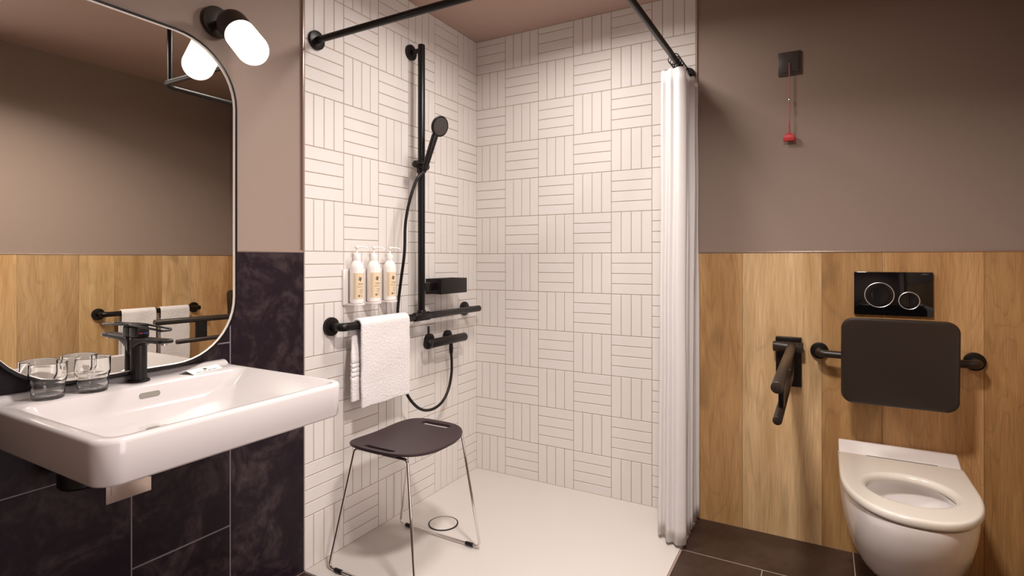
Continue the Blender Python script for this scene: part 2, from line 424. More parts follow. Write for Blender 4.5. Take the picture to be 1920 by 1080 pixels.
# oak boards (30 and 20 cm wide) below 1.2 m
def boards(name, parent, o, u, n, edges, tones, h=0.008, top=1.197):
    bm = BM(); uvl = bm.loops.layers.uv.new('UVMap'); cl = bm.loops.layers.color.new('tone')
    for k in range(len(edges)-1):
        a0, a1 = edges[k]+0.0002, edges[k+1]-0.0002; c = 0.0004
        pts = [(a0, 0, 0), (a1, 0, 0), (a1, top, 0), (a0, top, 0), (a0+c, 0, h), (a1-c, 0, h), (a1-c, top, h), (a0+c, top, h)]
        vs = [bm.verts.new(o+u*a+Z*z+n*d) for a, z, d in pts]
        off = (random.random()*9, random.random()*9); t = tones[k % len(tones)]
        for f in ((4, 5, 6, 7), (0, 1, 5, 4), (1, 2, 6, 5), (2, 3, 7, 6), (3, 0, 4, 7)):
            fc = bm.faces.new([vs[i] for i in f])
            for l, i in zip(fc.loops, f):
                l[uvl].uv = (pts[i][0]+off[0], pts[i][1]+off[1]); l[cl] = (t[0], t[1], t[2], 1)
    return obj(name, bm, M['oak'], parent, 'light oak boards', ang=20)
tn = [(1, 0.97, 0.95), (1.0, 1.0, 1.0), (0.88, 0.84, 0.78), (0.92, 0.9, 0.86), (0.86, 0.83, 0.80), (0.95, 0.92, 0.88)]
boards('oak_boards', wall_back, Vector((0, 0.008, 0)), X, -Y, [SH_W, 1.384, 1.686, 1.891, 2.198, ROOM_W], [(0.90, 0.85, 0.78), (1.06, 1.07, 1.10), (0.82, 0.76, 0.68), (0.90, 0.84, 0.77), (0.82, 0.76, 0.68)])
ed = [0, 0.29, 0.49, 0.78, 0.973, 1.267]
ed += [-DY1-0.05]
boards('oak_boards', wall_right, Vector((ROOM_W+0.008, 0, 0)), -Y, -X, ed, tn)
# thin pale capping strip over the boards
b = BM(); add_box(b, SH_W, ROOM_W, -0.002, 0.008, 1.197, 1.203, 0.001)
obj('capping_strip', b, M['trim'], wall_back)
b = BM(); add_box(b, ROOM_W-0.002, ROOM_W+0.008, DY1+0.05, 0, 1.197, 1.203, 0.001)
obj('capping_strip', b, M['trim'], wall_right)

# floor : grout slab with 60 x 30 tiles, and the shower tray
b = BM(); add_box(b, -TH, 3.7, -3.5, TH, -0.1, -0.0012, mi=1)
def floor_tiles(x0, x1, y0, y1, xe):
    for a, c in zip(xe, xe[1:]):
        a2, c2 = max(a, x0), min(c, x1)
        if c2 > a2: tile_face(b, Vector((0, 0, -0.0012)), X, Y, Z, a2, c2, y0, y1, 0.0035, h=0.0012)
rows = [0, -0.313, -0.613, -0.913, -SH_D]
for r in range(4):
    offx = 1.194 if r % 2 == 0 else 0.891
    floor_tiles(SH_W, ROOM_W, rows[r+1], rows[r], [offx+0.6*k for k in range(-1, 4)])
y = -SH_D; r = 4
while y > -3.3:
    offx = 1.194 if r % 2 == 0 else 0.891
    floor_tiles(0, 3.6, y-0.3, y, [offx+0.6*k for k in range(-4, 4)]); y -= 0.3; r += 1
struct(obj('floor', b, [M['tile_floor'], M['grout_floor']], ang=20))
# shower tray: one shallow dished slab flush with the floor
b = BM(); n = 24; x1, y1 = 1.189, SH_D
g = [[None]*(n+1) for _ in range(n+1)]
for i in range(n+1):
    for j in range(n+1):
        u, v = i/n, j/n
        px, py = u*x1, -v*y1
        d = min(u, 1-u, v, 1-v)
        z = 0.004 - 0.004*min(1, d/0.5)*(1-min(1, Vector((px-0.232, py+0.619)).length/0.9))
        g[i][j] = b.verts.new((px, py, z))
for i in range(n):
    for j in range(n): b.faces.new((g[i][j], g[i+1][j], g[i+1][j+1], g[i][j+1]))
rim = [g[i][0] for i in range(n+1)]+[g[n][j] for j in range(1, n+1)]+[g[i][n] for i in range(n-1, -1, -1)]+[g[0][j] for j in range(n-1, 0, -1)]
low = [b.verts.new((v.co.x, v.co.y, -0.001)) for v in rim]
for k in range(len(rim)):
    k2 = (k+1) % len(rim); b.faces.new((rim[k], rim[k2], low[k2], low[k]))
b.faces.new(low)
tray = tag(obj('shower_tray', b, M['tray'], ang=60), 'flat cream white shower tray filling the tiled corner', 'shower tray')
# drain cover with a chrome ring, a thing of the tray
b = BM(); add_lathe(b, [(0, 0.0), (0.060, 0.0), (0.060, 0.0055), (0.0585, 0.0065), (0, 0.0065)], (0.232, -0.619, 0.0005), seg=56)
obj('drain_cover', b, M['tray'], tray, 'round cream drain cover')
b = BM(); add_lathe(b, [(0.0605, 0.0), (0.0605, 0.005), (0.066, 0.005), (0.066, 0.0), (0.0605, 0.0)], (0.232, -0.619, 0.0005), seg=56)
obj('drain_ring', b, M['blackp'], tray, 'thin dark ring around the drain')
# silicone joints along the tray
b = BM(); add_tube(b, [(0.002, 0, 0.003), (0.002, -SH_D, 0.003)], 0.0028, 8); add_tube(b, [(0, -0.002, 0.003), (1.189, -0.002, 0.003)], 0.0028, 8)
obj('silicone_joint', b, M['grout'], tray)

# ================================================================== MIRROR
MX = 0.043
def yz_ring(x, cy, cz, hy, hz, r, n=12): return [Vector((x, a, c)) for a, c in rrect(cy, cz, hy, hz, r, n)]
cy, cz, hy, hz, R = -1.791, 1.3515, 0.318, 0.4965, 0.195
mir = thing('wall_mirror', 'large rounded rectangular mirror in a slim black frame above the basin', 'mirror', (0.0, cy, cz))
b = BM()
rings = [yz_ring(0.001, cy, cz, hy-0.002, hz-0.002, R), yz_ring(0.047, cy, cz, hy-0.001, hz-0.001, R), yz_ring(0.049, cy, cz, hy-0.002, hz-0.002, R-0.001),
         yz_ring(0.049, cy, cz, hy-0.0095, hz-0.0095, R-0.0095)]
loft(b, rings, True, False)
obj('mirror_frame', b, M['black'], mir, 'slim black metal frame')
b = BM(); loft(b, [yz_ring(0.049, cy, cz, hy-0.0095, hz-0.0095, R-0.0095), yz_ring(MX, cy, cz, hy-0.012, hz-0.012, R-0.012)], False, False)
obj('mirror_rim', b, M['edge'], mir, 'bright polished inner rim')
b = BM(); rr = yz_ring(MX+0.0001, cy, cz, hy-0.0115, hz-0.0115, R-0.0115); b.faces.new([b.verts.new(v) for v in rr])
rr = yz_ring(MX-0.004, cy, cz, hy-0.0115, hz-0.0115, R-0.0115); b.faces.new([b.verts.new(v) for v in rr[::-1]])
obj('mirror_glass', b, M['mirror'], mir, 'silvered mirror glass', ang=10)

# ================================================================== WALL LAMP
lamp = thing('wall_lamp', 'wall lamp with opal capsule shade and dark bronze cap beside the mirror top', 'wall lamp', (0, -1.516, 1.925))
ax = Vector((1, 0, -0.98)).normalized(); c0 = Vector((0.090, -1.516, 1.899)); c1 = Vector((0.181, -1.516, 1.807))
b = BM(); add_lathe(b, disc_prof(0.049, 0.014, 0.003), (0.0, -1.516, 1.927), (1, 0, 0), 48)
obj('mounting_disc', b, M['bronze'], lamp, 'dark bronze wall disc')
b = BM(); add_tube(b, [(0.010, -1.516, 1.920), (0.055, -1.516, 1.912)], 0.012, 20)
obj('stem', b, M['bronze'], lamp)
rS = 0.0475; L_ = (c1-c0).length; H0 = 0.048
prof = [(0, -rS)]+[(rS*sin(t), -rS*cos(t)) for t in [pi/2*k/12 for k in range(1, 13)]]+[(rS, H0), (rS-0.002, H0), (rS-0.002, 0.0), (0, -0.02)]
b = BM(); add_lathe(b, prof, c0, ax, 48); obj('lamp_cap', b, M['bronze'], lamp, 'domed dark bronze cap')
prof = [(0, H0-0.02), (rS-0.006, H0-0.018), (rS-0.003, H0-0.002)]
# visible start of the opal glass follows the tilted dome seen in front
prof += [(rS-0.0005, H0+0.001), (rS, L_)]+[(rS*cos(t), L_+rS*sin(t)) for t in [pi/2*k/14 for k in range(1, 14)]]+[(0, L_+rS)]
b = BM(); add_lathe(b, prof, c0, ax, 48); obj('lamp_shade', b, M['opal'], lamp, 'glowing opal glass capsule')

# ================================================================== WASHBASIN
ZT = 0.835; BX0, BX1, BY0, BY1 = 0.002, 0.552, -2.082, -1.487
bas = thing('washbasin', 'wide white ceramic wall-hung washbasin under the mirror', 'washbasin', (0, (BY0+BY1)/2, 0.745))
cxb, cyb, hxb, hyb = (BX0+BX1)/2, (BY0+BY1)/2, (BX1-BX0)/2, (BY1-BY0)/2
def br(z, ins, rf=0.048, rbk=0.004):
    return [Vector((a, c, z)) for a, c in rrect(cxb, cyb, hxb-ins, hyb-ins, [max(rf-ins, .003), rbk, rbk, max(rf-ins, .003)], 10)]
def ir(z, x0, x1, y0, y1, r):
    return [Vector((a, c, z)) for a, c in rrect((x0+x1)/2, (y0+y1)/2, (x1-x0)/2, (y1-y0)/2, r, 10)]
b = BM()
ix0, ix1, iy0, iy1 = 0.118, BX1-0.020, BY0+0.030, BY1-0.020
rings = [br(0.752, 0.03), br(0.745, 0.012), br(0.7465, 0.006), br(0.751, 0.0035), br(0.80, 0.001), br(ZT-0.010, 0.0), br(ZT-0.005, 0.0012), br(ZT-0.0015, 0.0045), br(ZT, 0.009),
         ir(ZT, ix0-0.002, ix1+0.003, iy0-0.003, iy1+0.003, 0.030), ir(ZT-0.002, ix0, ix1, iy0, iy1, 0.03), ir(ZT-0.006, ix0+0.004, ix1-0.003, iy0+0.006, iy1-0.008, 0.03),
         ir(ZT-0.040, ix0+0.010, ix1-0.013, iy0+0.020, iy1-0.050, 0.034), ir(ZT-0.060, ix0+0.018, ix1-0.028, iy0+0.035, iy1-0.085, 0.045),
         ir(ZT-0.070, ix0+0.035, ix1-0.055, iy0+0.065, iy1-0.125, 0.06), ir(ZT-0.076, ix0+0.08, ix1-0.12, iy0+0.14, iy1-0.20, 0.06)]
loft(b, rings, True, True)
obj('basin_body', b, M['ceramic'], bas, ang=50)
# low raised ledge along the wall
b = BM()
pr = [(0.0015, ZT-0.004), (0.0015, ZT+0.012), (0.006, ZT+0.0135), (0.016, ZT+0.0125), (0.0215, ZT+0.009), (0.0245, ZT+0.003), (0.030, ZT-0.0005), (0.03, ZT-0.004)]
ys = [BY0+0.004, BY0+0.008, BY1-0.008, BY1-0.004]
R_ = []
for k, yy in enumerate(ys):
    s = 0.0 if k in (0, 3) else 1.0
    R_.append([b.verts.new((px, yy, ZT-0.004+(pz-ZT+0.004)*(0.75+0.25*s))) for px, pz in pr])
for A, Bq in zip(R_, R_[1:]):
    for k in range(len(pr)): b.faces.new((A[k], A[(k+1) % len(pr)], Bq[(k+1) % len(pr)], Bq[k]))
b.faces.new(R_[0]); b.faces.new(R_[-1][::-1])
obj('back_ledge', b, M['ceramic'], bas, ang=40)
# overflow slot in the rear basin wall
b = BM()
ring = [(cc*1.0, dd) for cc, dd in rrect(-1.778, ZT-0.0255, 0.026, 0.0062, 0.0060, 8)]
loft(b, [[Vector((ix0+0.001, c, d)) for c, d in ring], [Vector((ix0+0.0092+(ZT-0.0255-d)*0.3, c, d)) for c, d in ring]], True, True)
obj('overflow_slot', b, M['greyslot'], bas, 'grey rounded overflow slot')
b = BM(); add_lathe(b, [(0, 0), (0.024, 0), (0.029, 0.002), (0.030, 0.004), (0.028, 0.0065), (0, 0.0075)], (0.300, -1.845, ZT-0.0775), seg=40)
obj('basin_plug', b, M['chrome'], bas, 'round chrome drain plug')
# trap under the basin
b = BM(); add_tube(b, [(0.275, -1.835, 0.75), (0.275, -1.835, 0.69)], 0.022, 24)
add_tube(b, path_round([(0.275, -1.835, 0.70), (0.275, -1.835, 0.655), (0.02, -1.90, 0.65)], 0.03), 0.018, 20)
add_lathe(b, [(0, 0), (0.042, 0), (0.047, 0.006), (0.047, 0.05), (0.04, 0.058), (0, 0.058)], (0.13, -1.935, 0.625), (0, 0, 1), 32)
add_tube(b, [(0.075, -1.915, 0.652), (0.003, -1.915, 0.652)], 0.03, 24)
trap = obj('drain_trap', b, M['blackp'], bas, 'black plastic drain trap')

# brushed steel cover plate on the tiles below the basin
b = BM(); add_box(b, 0.001, 0.006, -1.828, -1.713, 0.505, 0.625, 0.001)
add_box(b, 0.006, 0.0063, -1.8165, -1.815, 0.525, 0.552, mi=1)
tag(obj('cover_plate', b, [M['steel'], M['trim']], origin=(0, -1.77, 0.56)), 'square brushed steel cover plate on dark tiles under the basin', 'cover plate')

# ================================================================== BASIN TAP
tp = thing('basin_tap', 'matt black single lever mixer tap standing on the basin', 'tap', (0.058, -1.772, ZT))
TX, TY = 0.058, -1.772
b = BM(); add_lathe(b, [(0, 0), (0.0265, 0), (0.0265, 0.004), (0.0245, 0.006), (0.0200, 0.0065), (0.0195, 0.02), (0.0195, 0.105), (0.0195, 0.122), (0, 0.123)], (TX, TY, ZT+0.0003), seg=40)
obj('tap_body', b, M['black'], tp)
b = BM(); rings = []
for k in range(23):
    t = k/22; x = TX-0.017+t*0.160
    ztop = 0.9560+0.004*t; zb = ztop-(0.040*max(0, 1-t/0.55)**2.6+0.0115); hw = 0.0195-0.0015*t
    if k == 22: hw -= 0.004; ztop -= 0.003; zb += 0.003
    if k == 0: hw -= 0.006
    rings.append([Vector((x, TY+a, c)) for a, c in rrect(0, (ztop+zb)/2, hw, (ztop-zb)/2, min(0.005, (ztop-zb)/2-0.0005), 4)])
loft(b, rings); obj('spout', b, M['black'], tp)
b = BM(); add_lathe(b, [(0, 0), (0.0075, 0), (0.0075, 0.005), (0, 0.005)], (TX+0.124, TY, 0.9435), seg=24); obj('aerator', b, M['chrome'], tp, 'small chrome aerator')
b = BM(); loft(b, [[Vector((a, c, z)) for a, c in rrect(TX+0.003, TY, 0.021-i, 0.018-i, 0.008, 6)] for z, i in ((0.9575, 0.001), (0.960, 0), (0.983, 0.0), (0.986, 0.003))])
cap = obj('lever_block', b, M['black'], tp)
b = BM(); add_box(b, TX+0.0236, TX+0.0246, TY-0.012, TY-0.001, 0.967, 0.9705); obj('hot_mark', b, M['darkred'], cap, 'red hot water mark')
b = BM(); add_box(b, TX+0.0236, TX+0.0246, TY+0.001, TY+0.012, 0.967, 0.9705)
M['blue'] = simple('blue mark', (0.02, 0.04, 0.16), 0.4)
obj('cold_mark', b, M['blue'], cap, 'blue cold water mark')
# open loop lever
b = BM(); lp = []
for a, c in rrect(TX+0.058, TY, 0.078, 0.0165, 0.012, 6):
    u = (a-(TX-0.02))/0.156; lp.append((a, c, 0.989+0.010*sin(pi*min(max(u, 0), 1))*0.8-0.006*u))
add_tube(b, lp, 0.0030, 10, closed=True)
add_box(b, TX-0.021, TX+0.021, TY-0.015, TY+0.015, 0.985, 0.993, 0.002)
obj('lever', b, M['black'], tp, 'open loop lever')

# tumblers
gl = thing('drinking_glass', 'clear water tumbler on the basin, leftmost of the two', 'glass', (0.068, -1.978, ZT), 'water tumblers on the basin')
gx, gy = 0.068, -1.978
b = BM()
prof = [(0, 0.0), (0.0285, 0.0), (0.0315, 0.0015), (0.0328, 0.005), (0.0328, 0.033), (0.0334, 0.037), (0.0352, 0.041), (0.0370, 0.045), (0.0376, 0.051), (0.0377, 0.0850), (0.0374, 0.0862), (0.0368, 0.0866), (0.0362, 0.0862), (0.0360, 0.0850),
        (0.0359, 0.053), (0.0350, 0.048), (0.0330, 0.0435), (0.0312, 0.039), (0.0306, 0.034), (0.0303, 0.014), (0.028, 0.0100), (0, 0.0090)]
add_lathe(b, prof, (gx, gy, ZT+0.0003), seg=72); obj('glass_body', b, M['glass'], gl, ang=180)
dup(gl, (0.010, 0.0885, 0), 'clear water tumbler on the basin, between the other glass and the tap')

# folded card on the basin
b = BM()
P_ = [(0.070, -1.672), (0.122, -1.660), (0.085, -1.548), (0.035, -1.556)]
def cardz(y): return 0
v0 = [Vector((0.062, -1.668, ZT+0.0006)), Vector((0.112, -1.652, ZT+0.0006)), Vector((0.086, -1.548, ZT+0.0006)), Vector((0.040, -1.556, ZT+0.0006))]
mid0 = (v0[0]+v0[3])/2+Vector((0.0, 0, 0.016)); 
# tent fold: ridge between the two long sides
ra, rb = (v0[0]+v0[1])/2+Vector((0, 0, 0.010)), (v0[2]+v0[3])/2+Vector((0, 0, 0.010))
t = 0.0008*Z
for quad in ((v0[0], ra, rb, v0[3]), (ra, v0[1], v0[2], rb)):
    loft(b, [[q for q in quad], [q+t for q in quad]])
card = tag(obj('folded_card', b, M['card'], origin=(0.078, -1.61, ZT), ang=15), 'small folded white card lying on the basin ledge right of the tap', 'card')
b = BM(); nrm = (v0[1]-ra).cross(v0[2]-v0[1]).normalized()
if nrm.z < 0: nrm = -nrm
for k in range(15):
    u = 0.16+0.68*k/15; wd = 0.020 if k % 4 != 3 else 0.006
    a = v0[1].lerp(v0[2], u); up_ = (ra.lerp(rb, u)-a)
    p0 = a+up_*0.16+t+nrm*0.0004; p1 = v0[1].lerp(v0[2], u+wd)+up_*0.16+t+nrm*0.0004
    hgt = up_*(0.10 if k % 3 else 0.15)
    b.faces.new([b.verts.new(q) for q in (p0, p1+(p1-p0)*0.5, p1+(p1-p0)*0.5+hgt, p0+hgt)])
a = ra.lerp(rb, 0.45)+(v0[1]-ra)*0.25+t+nrm*0.0004; q = (rb-ra)*0.10; w_ = (v0[1]-ra)*0.25
b.faces.new([b.verts.new(k) for k in (a, a+w_, a+w_+q, a+q)])
obj('printed_lettering', b, M['ink'], card, 'dark printed line', recalc=False)

# ================================================================== SHOWER FITTINGS
def flange(bm, c, n, r=0.030, h=0.012): add_lathe(bm, disc_prof(r, h, 0.0025), c, n, 40)
# curtain rod
rod = thing('curtain_rod', 'black L-shaped shower curtain rod with ceiling strut', 'curtain rod', (0, -1.12, 2.006))
RZ = 2.006; RX = 1.152; RY = -1.122
b = BM(); add_tube(b, path_round([(0.008, RY, RZ), (RX, RY, RZ), (RX, -0.008, RZ)], 0.07, 14), 0.0125, 24)
obj('rod', b, M['black'], rod)
b = BM(); flange(b, (0.0022, RY, RZ), X, 0.036, 0.012); obj('wall_flange', b, M['black'], rod)
b = BM(); flange(b, (RX, -0.0022, RZ), -Y, 0.036, 0.012); obj('wall_flange', b, M['black'], rod)
b = BM(); add_tube(b, [(1.075, RY, RZ), (1.075, RY, ROOM_H-0.01)], 0.0115, 20); obj('ceiling_strut', b, M['black'], rod)
b = BM(); flange(b, (1.075, RY, ROOM_H), -Z, 0.032, 0.010); obj('ceiling_flange', b, M['black'], rod)

# shower curtain gathered at the wall end of the rod
cur = thing('shower_curtain', 'white fabric shower curtain gathered against the wall at the rod end', 'curtain', (RX, -0.15, 0.02))
b = BM(); NS, NZ = 420, 34; sheet = []
CT, CB = 1.955, 0.020
def curtain_xy(s, v):
    """plan position of the gathered cloth; s runs from the wall to the leading hem, v = height fraction"""
    low = 1-v; nf = 8.0; ph = s*nf*2*pi
    amp = (0.046+0.012*low)*(0.82+0.18*sin(s*13+1.0))+0.004*sin(5*v+s*20)
    x = RX+0.010-0.012*low+amp*sin(ph+0.35*sin(2.2*v+s*7))
    y = -0.024-0.235*s-0.010*cos(ph+v*1.1)*(0.7+0.5*low)-0.020*low*s
    return x, y
for i in range(NS+1):
    s = i/NS; colv = []
    for j in range(NZ+1):
        v = j/NZ; z = CB+(CT-CB)*v; low = 1-v
        if s <= 0.86: x, y = curtain_xy(s/0.86*0.955, v)
        else:
            # leading edge: a broad panel swinging towards the shower, then a short turned-back hem
            k = (s-0.86)/0.14; x0c, y0c = curtain_xy(0.955, v)
            P3 = [Vector((x0c, y0c)), Vector((RX+0.048+0.006*low, -0.272-0.030*low)), Vector((RX+0.026, -0.296-0.030*low)), Vector((RX+0.004, -0.283-0.020*low)), Vector((RX-0.012-0.004*low, -0.292-0.028*low)), Vector((RX-0.030-0.008*low, -0.268)), Vector((RX-0.046-0.010*low, -0.278-0.004*low)), Vector((RX-0.056-0.012*low, -0.250))]
            t = k*(len(P3)-1); q = min(int(t), len(P3)-2); f = t-q; a_, b_, c_q, d_ = P3[max(q-1, 0)], P3[q], P3[q+1], P3[min(q+2, len(P3)-1)]
            pp = 0.5*((2*b_)+(c_q-a_)*f+(2*a_-5*b_+4*c_q-d_)*f*f+(3*b_-a_-3*c_q+d_)*f**3); x, y = pp.x, pp.y
        x += 0.004*mnoise.noise(Vector((s*9, v*5, 1.3))); y += 0.003*mnoise.noise(Vector((s*9, v*4, 7.3)))
        colv.append(b.verts.new((x, min(y, -0.010), z+0.004*sin(s*60)*low)))
    sheet.append(colv)
for i in range(NS):
    for j in range(NZ): b.faces.new((sheet[i][j], sheet[i+1][j], sheet[i+1][j+1], sheet[i][j+1]))
c_ = obj('curtain_fabric', b, M['curtain'], cur, ang=80, recalc=False)
md = c_.modifiers.new('thick', 'SOLIDIFY'); md.thickness = 0.0012
for k in range(7):
    s = (k+0.5)/7; yy = -0.03-0.255*s
    b = BM(); ring = []
    for q in range(24):
        a = 2*pi*q/24; ring.append((RX+0.0225*sin(a), yy+0.002*cos(2*a), RZ-0.005+0.0225*cos(a)))
    add_tube(b, ring, 0.0022, 8, closed=True)
    add_tube(b, path_round([(RX, yy, RZ-0.026), (RX+0.004, yy, RZ-0.045), (RX+0.014, yy, RZ-0.060), (RX+0.004, yy, RZ-0.066)], 0.004, 4), 0.002, 8)
    obj('curtain_ring', b, M['black'], cur, 'black curtain ring')

# grab rail with vertical shower pole
gr = thing('grab_rail', 'black shower grab rail with tall vertical pole on the tiled wall', 'grab rail', (0, -0.57, 0.905))
GX, GZ, PY = 0.070, 0.905, -0.570
b = BM(); add_tube(b, path_round([(0.008, -1.05, GZ), (GX, -1.05, GZ), (GX, -0.080, GZ)], 0.018, 8), 0.0165, 28, bev=0.003)
obj('horizontal_bar', b, M['black'], gr)
b = BM(); flange(b, (0.0022, -1.05, GZ), X, 0.037, 0.013); obj('wall_flange', b, M['black'], gr)
b = BM(); flange(b, (0.0022, -0.130, GZ), X, 0.037, 0.013); add_tube(b, [(0.01, -0.130, GZ), (GX, -0.130, GZ)], 0.0145, 20); obj('wall_flange', b, M['black'], gr)
b = BM(); add_tube(b, [(GX, PY, GZ), (GX, PY, 2.165)], 0.0165, 28, bev=0.003); obj('vertical_pole', b, M['black'], gr)
b = BM(); add_tube(b, [(GX, PY-0.055, GZ), (GX, PY+0.055, GZ)], 0.0205, 28, bev=0.004); add_tube(b, [(GX, PY, GZ), (GX, PY, GZ+0.03)], 0.0205, 28, bev=0.003)
obj('tee_connector', b, M['black'], gr)
b = BM(); flange(b, (0.0022, PY, 2.140), X, 0.036, 0.012); add_tube(b, [(0.01, PY, 2.140), (GX, PY, 2.140)], 0.011, 20); obj('top_bracket', b, M['black'], gr)

# hand shower, holder and hose
hs = thing('hand_shower', 'black hand shower in a slider on the vertical pole, with hose', 'hand shower', (GX, PY, 1.60))
SZ = 1.600
b = BM(); add_tube(b, [(GX, PY, SZ-0.030), (GX, PY, SZ+0.030)], 0.0225, 28, bev=0.004)
add_tube(b, [(GX+0.005, PY-0.055, SZ+0.004), (GX+0.005, PY+0.012, SZ+0.004)], 0.0165, 28, bev=0.003)
add_tube(b, [(GX-0.002, PY+0.0, SZ+0.004), (GX-0.002, PY+0.045, SZ+0.004)], 0.017, 28, bev=0.003)
obj('slider', b, M['black'], hs)
hp = Vector((GX+0.050, PY-0.035, SZ-0.012)); hd = Vector((0.036, 0.030, 0.155)).normalized()
b = BM(); add_tube(b, [hp-hd*0.02, hp, hp+hd*0.06, hp+hd*0.150, hp+hd*0.172], [0.0105, 0.0135, 0.0145, 0.0155, 0.011], 24, bev=0.002)
add_tube(b, [(GX+0.022, PY-0.02, SZ), hp+hd*0.015], 0.014, 20)
obj('handle', b, M['black'], hs)
hc = hp+hd*0.198; hn = Vector((0.72, -0.22, -0.40)).normalized()
hn = (hn-hd*hn.dot(hd)).normalized(); hn = (hn*0.96-Vector((0, 0, 0.12))).normalized(); hc = hc+hn*0.010
b = BM(); add_lathe(b, [(0, -0.014), (0.028, -0.012), (0.0445, -0.003), (0.047, 0.002), (0.047, 0.007), (0.045, 0.009), (0, 0.009)], hc, hn, 48)
head = obj('shower_head', b, M['black'], hs)
b = BM(); add_lathe(b, [(0, 0.009), (0.039, 0.009), (0.039, 0.0102), (0, 0.0102)], hc, hn, 48)
u_ = hn.orthogonal().normalized(); v_ = hn.cross(u_)
for rr_, nn in ((0.008, 6), (0.016, 10), (0.024, 16), (0.032, 22)):
    for k in range(nn):
        a = 2*pi*k/nn; c = hc+u_*rr_*cos(a)+v_*rr_*sin(a)
        add_tube(b, [c+hn*0.010, c+hn*0.0122], 0.0012, 6)
obj('spray_face', b, M['alarm'], head, 'dark grey spray nozzles')
b = BM()
hpts = [hp-hd*0.02, (0.110, -0.650, 1.530), (0.100, -0.685, 1.44), (0.090, -0.705, 1.33), (0.088, -0.710, 1.20), (0.060, -0.700, 1.08), (0.036, -0.690, 0.98), (0.030, -0.690, 0.90), (0.035, -0.700, 0.80), (0.05, -0.700, 0.68),
        (0.075, -0.685, 0.58), (0.085, -0.640, 0.515), (0.085, -0.575, 0.474), (0.085, -0.500, 0.462), (0.085, -0.430, 0.480), (0.082, -0.375, 0.530), (0.078, -0.345, 0.600), (0.072, -0.335, 0.66), (0.068, -0.334, 0.705)]
add_tube(b, catmull(hpts, 8), 0.0068, 14); obj('hose', b, M['black'], hs, 'black flexible hose')

# shower mixer valve
mv = thing('shower_mixer', 'black cylindrical shower mixer valve below the grab rail', 'shower mixer', (0, -0.33, 0.768))
MZ = 0.768
b = BM(); add_tube(b, [(0.068, -0.500, MZ), (0.068, -0.215, MZ)], 0.0215, 32, bev=0.003); body = obj('valve_body', b, M['black'], mv)
b = BM(); add_tube(b, [(0.068, -0.530, MZ), (0.068, -0.502, MZ)], 0.0225, 32, bev=0.003); knob = obj('control_knob', b, M['black'], mv)
b = BM(); add_tube(b, [(0.068, -0.515, MZ+0.018), (0.068, -0.515, MZ+0.085)], 0.0055, 14, bev=0.001); obj('lever', b, M['black'], knob)
for yy in (-0.435, -0.285):
    b = BM(); flange(b, (0.0022, yy, MZ+0.006), X, 0.032, 0.016); add_tube(b, [(0.012, yy, MZ+0.003), (0.055, yy, MZ)], 0.015, 20); obj('wall_union', b, M['black'], mv)
b = BM(); add_tube(b, [(0.068, -0.334, MZ-0.018), (0.068, -0.334, MZ-0.038), (0.068, -0.334, MZ-0.068)], [0.0085, 0.0105, 0.0098], 18, bev=0.001); obj('hose_outlet', b, M['black'], mv)

# soap caddy on the pole
cd = thing('soap_caddy', 'black rectangular soap caddy fixed to the vertical pole', 'soap caddy', (0.09, -0.40, 1.01))
b = BM(); x0, x1, y0, y1, z0, z1, t = 0.030, 0.125, -0.490, -0.278, 1.004, 1.077, 0.004
for bx in ((x0, x1, y0, y0+t), (x0, x1, y1-t, y1), (x1-t, x1, y0+t, y1-t), (x0, x0+t, y0+t, y1-t)): add_box(b, *bx, z0, z1, 0.001)
add_box(b, x0+t, x1-t, y0+t, y1-t, z0, z0+t); obj('basket', b, M['black'], cd)
b = BM(); add_box(b, GX-0.016, GX+0.016, PY+0.008, y0+0.001, 1.022, 1.060, 0.004); obj('pole_clamp', b, M['black'], cd)

